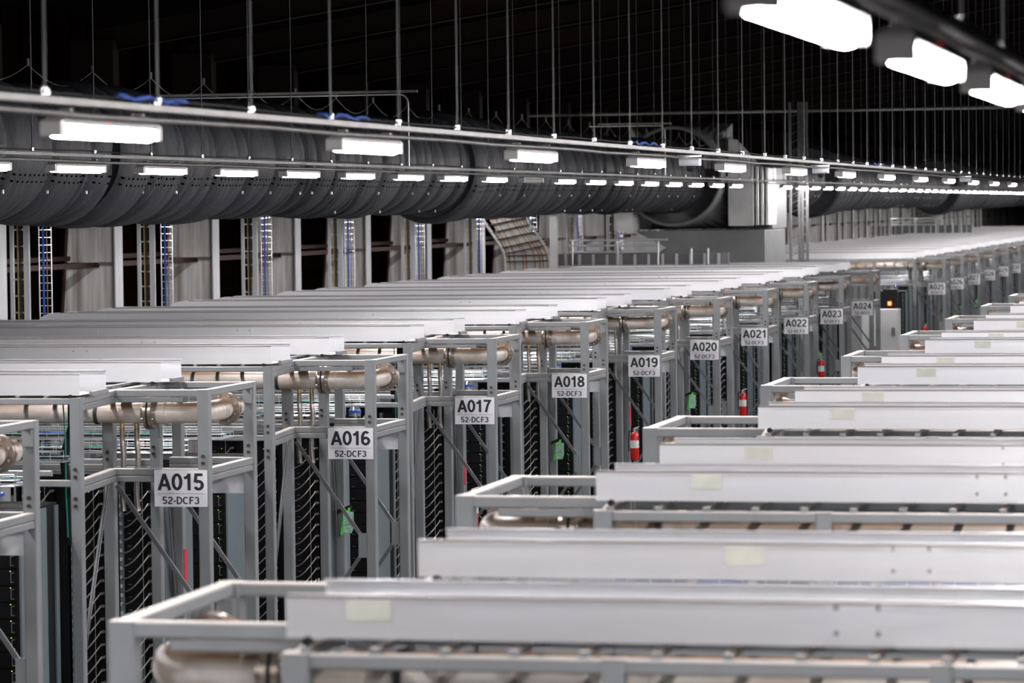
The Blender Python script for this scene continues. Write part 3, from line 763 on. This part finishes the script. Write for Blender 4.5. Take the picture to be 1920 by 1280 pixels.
# cable waterfall
def make_waterfall():
    root = empty('cable_waterfall'); rnd = random.Random(1); W = 1.25
    path = [(-.75, 6.1), (-.72, 5.85), (-.62, 5.6), (-.42, 5.3), (-.18, 4.95), (-.05, 4.7), (-.02, 4.45), (0, 4.0), (0, 0)]
    c = MB()
    for k in range(26):
        o = W * (k / 25 - .5); t = rnd.random()
        pts = [(x + o * (1 if z < 5 else .86), rnd.uniform(-.02, .02), z - .12 * o) for x, z in path]
        c.tube(pts, .024, [grey_cable_m, tan_cable_m, grey_cable_m, grey_cable_m, tan_cable_m][k % 5] if t > .2 else grey_cable_m, 6)
    c.build('cables', root)['kind'] = 'stuff'
    for k, (x, z) in enumerate([(-.74, 5.95), (-.70, 5.8), (-.62, 5.62), (-.5, 5.42), (-.36, 5.2), (-.2, 4.97), (-.1, 4.8), (-.04, 4.62), (-.02, 4.45)]):
        MB().bar((x - .66, -.05, z - .13 if k < 7 else z), (x + .66, -.05, z + .13 if k < 7 else z + .02), .04, .035, soft_black_m).build('strap', root)
    for o, m_ in ((-.70, grey_cable_m), (.62, grey_cable_m)):
        MB().tube([(x + o, -.03, z) for x, z in path], .05, m_, 8).build('side_rail', root)
    MB().box(.62, .86, -.1, -.02, 0, 5.75, duct_metal_m, .03).build('vertical_channel', root)
    return root
def yfor(x, X): d = X / .9767 * F_PX / (2390 - x); return (d - X * .2147) / .9767
place(('wf',), make_waterfall, (-21.2, yfor(993, 21.2), 0), 'bending bundle of silver and tan cables with black straps beside the railing', 'cable bundle', 'cable waterfalls')
place(('wf',), None, (-21.2, yfor(1742, 21.2), .0), 'far bending cable bundle near the right edge of the picture', 'cable bundle', 'cable waterfalls')

# ------------------------------------------------------------------ building columns, vertical ladders, rafters
def make_column():
    root = empty('building_column')
    m = MB(); m.add([(-1.52, -.01, 0), (0, -.01, 0), (0, -.01, 8.4), (-.95, -.01, 8.4), (-1.52, .01, 0), (0, .01, 0), (0, .01, 8.4), (-.95, .01, 8.4)],
                   [(0, 1, 2, 3), (7, 6, 5, 4), (0, 4, 5, 1), (1, 5, 6, 2), (2, 6, 7, 3), (3, 7, 4, 0)], colm); m.build('web', root)
    MB().box(0, .03, -.25, .25, 0, 8.4, flg_m).build('inner_flange', root)
    MB().box(-.95, .03, -.2, .2, 8.4, 9.8, roof_brown_m).build('haunch', root)
    o = MB(); o.bar((-1.54, 0, 0), (-.96, 0, 8.4), .3, .03, brown_m, .002, up=(1, 0, 0)); o.build('outer_flange', root)
    g = MB(); g.box(-.42, -.02, -.09, -.01, 4.86, 4.92, strut_m); g.build('girt_clip', root)
    MB().box(-1.36, -.42, -.10, -.03, 4.80, 4.91, brown_m).build('girt_stub', root)
    return root
COLY = [73.1 - 7.2 + 7.2 * k for k in range(42)]
for k, y in enumerate(COLY):
    place(('col',), make_column, (-24.95, y - .2, 0), f'streaky white tapered steel building column, {nth(k + 1)} from the left below the duct', 'column', 'building columns along the wall')
for z in (5.0, 8.0):
    g = MB(); g.box(-26.3, -26.05, 40, 400, z - .05, z + .05, brown_m); struct(g.build('trim_%d' % int(z)))
g = MB()
for k in range(41):
    g.box(-25.6, -25.45, COLY[k] - 7.0, COLY[k] - .1, 4.80, 4.91, brown_m)
tag(g.build('wall_girt'), 'brown horizontal steel girt running behind the white columns', 'girt')
def make_ladder():
    root = empty('cable_ladder')
    for x, wv in ((-.14, .07), (.14, .11)): MB().box(x - wv / 2, x + wv / 2, -.03, .03, 0, 8.1, flg_m, .004).build('rail', root)
    m = MB()
    for k in range(26): m.box(-.1, .09, -.01, .01, .3 + .3 * k, .33 + .3 * k, silver_m)
    m.build('rungs', root)
    for i, (x, mm) in enumerate(((-.03, yellow_m), (.0, soft_black_m), (.035, soft_black_m))): MB().tube([(x, -.02, 0), (x + .01, -.02, 4), (x, -.02, 8.1)], .014, mm, 6).build('cable', root)
    return root
def make_mesh_ladder():
    root = empty('wire_ladder'); m = MB()
    for x in (-.12, .12): m.tube([(x, 0, 0), (x, 0, 8.1)], .012, silver_m, 6)
    for k in range(57): m.tube([(-.12, 0, .1 + .14 * k), (.12, 0, .1 + .14 * k)], .005, silver_m, 4)
    m.build('wire_frame', root)
    for x, mm in ((-.04, blue_m), (-.02, blue_m), (.04, tan_cable_m)): MB().tube([(x, -.02, 0), (x, -.02, 8.1)], .011, mm, 6).build('cable', root)
    return root
for k in range(30):
    y = 59.4 + 7.2 * k
    place(('lad',), make_ladder, (-22.2, y, 0), f'white vertical cable ladder with two rails, {nth(k + 1)} from the left before the columns', 'cable ladder', 'vertical cable ladders')
    if k < 14: place(('mlad',), make_mesh_ladder, (-22.2, y + 1.35, 0), f'narrow wire ladder with blue cables, {nth(k + 1)} from the left', 'wire ladder', 'wire ladders with blue cables')
def make_rafter():
    m = MB(); p = Vector((-25.6, 0, 9.75)); q = Vector((10, 0, 9.75 + 35.6 * .15))
    m.bar(p, q, .012, .5, roof_brown_m, .001); m.bar(p - Vector((0, 0, .25)), q - Vector((0, 0, .25)), .2, .015, roof_brown_m, .001); m.bar(p + Vector((0, 0, .25)), q + Vector((0, 0, .25)), .2, .015, roof_brown_m, .001)
    return m.build('roof_rafter')
for k in range(1, 14):
    place(('raf',), make_rafter, (0, COLY[k], 0), f'dim brown roof rafter, {nth(k)} from the camera', 'rafter', 'roof rafters')

# lattice column in the cross aisle
lc = empty('lattice_column', (-14.45, 107.5, 0))
for x in (-.3, -.02, .08, .22): MB().box(x - .04, x + .04, 0, .08, 0, 9.2, dark_col_m if x in (-.3, .08, .22) else dark_col_m, .005).build('upright', lc)
m = MB()
for k in range(33): m.box(.12, .2, .01, .07, .2 + .27 * k, .26 + .27 * k, dark_col_m); m.bar((-.28, .04, .1 + .27 * k), (-.06, .04, .2 + .27 * k), .02, .02, dark_col_m)
m.build('lacing', lc)
tag(lc, 'tall lattice steel column with ladder rungs between the two rack blocks', 'column')
# white cabinet with a red light beside the A024 frame
wc = MB().box(-.55, .55, 0, .8, 0, 2.8, white_box_m, .02).build('tall_cabinet'); wc.location = (X0L - .25, 105.2, 0)
MB().box(.35, .46, -.03, 0, 2.0, 2.25, strut_m).build('door_handle', wc)
tag(wc, 'white tall cabinet standing in the cross aisle beside the A024 frame', 'cabinet')
d = cam.matrix_world.to_3x3() @ _ray(1668, 572); t = 108.6 / d.y
rl = MB(); rl.tube([(0, 0, 0), (0, 0, .11)], .05, led_r, 12); o = rl.build('warning_lamp'); o.location = (d.x * t, 108.6, CAM_Z + d.z * t)
MB().box(-.22, .22, .06, .5, -(CAM_Z + d.z * t), .5, black_m, .01).build('stand', o)
tag(o, 'small red warning lamp glowing on a black stand right of the A024 sign', 'lamp')
sp_ = MB().tube([(-24, 112, 9.05), (10, 112, 9.05)], .05, strut_m, 10).build('sprinkler_pipe')
tag(sp_, 'dim horizontal pipe under the roof crossing the hall at the right', 'pipe')

# fire extinguishers on frames along the aisle
for x, yv, lab in ((1190, 862, 'low between the A018 and A019 signs'), (1393, 780, 'above the fourth right-hand row, below the A021 sign'), (1540, 712, 'small, below the A023 sign'), (887, 990, 'peeping under the blurred second right-hand frame'), (1735, 640, 'very small, below the A025 sign')):
    dd = 11.33 / .9767 * F_PX / (2390 - x); yw = (dd - 11.33 * .2147) / .9767
    d = cam.matrix_world.to_3x3() @ _ray(x, yv); t = yw / d.y
    z = CAM_Z + d.z * t
    if z < .1: z = .1
    o = place(('ext', x), make_ext, (d.x * t, yw, z), 'red fire extinguisher with white label ' + lab, 'fire extinguisher', 'red fire extinguishers')
    MB().box(-.035, .035, .10, .14, -z, .56, frame_m, .004).build('stand', o)
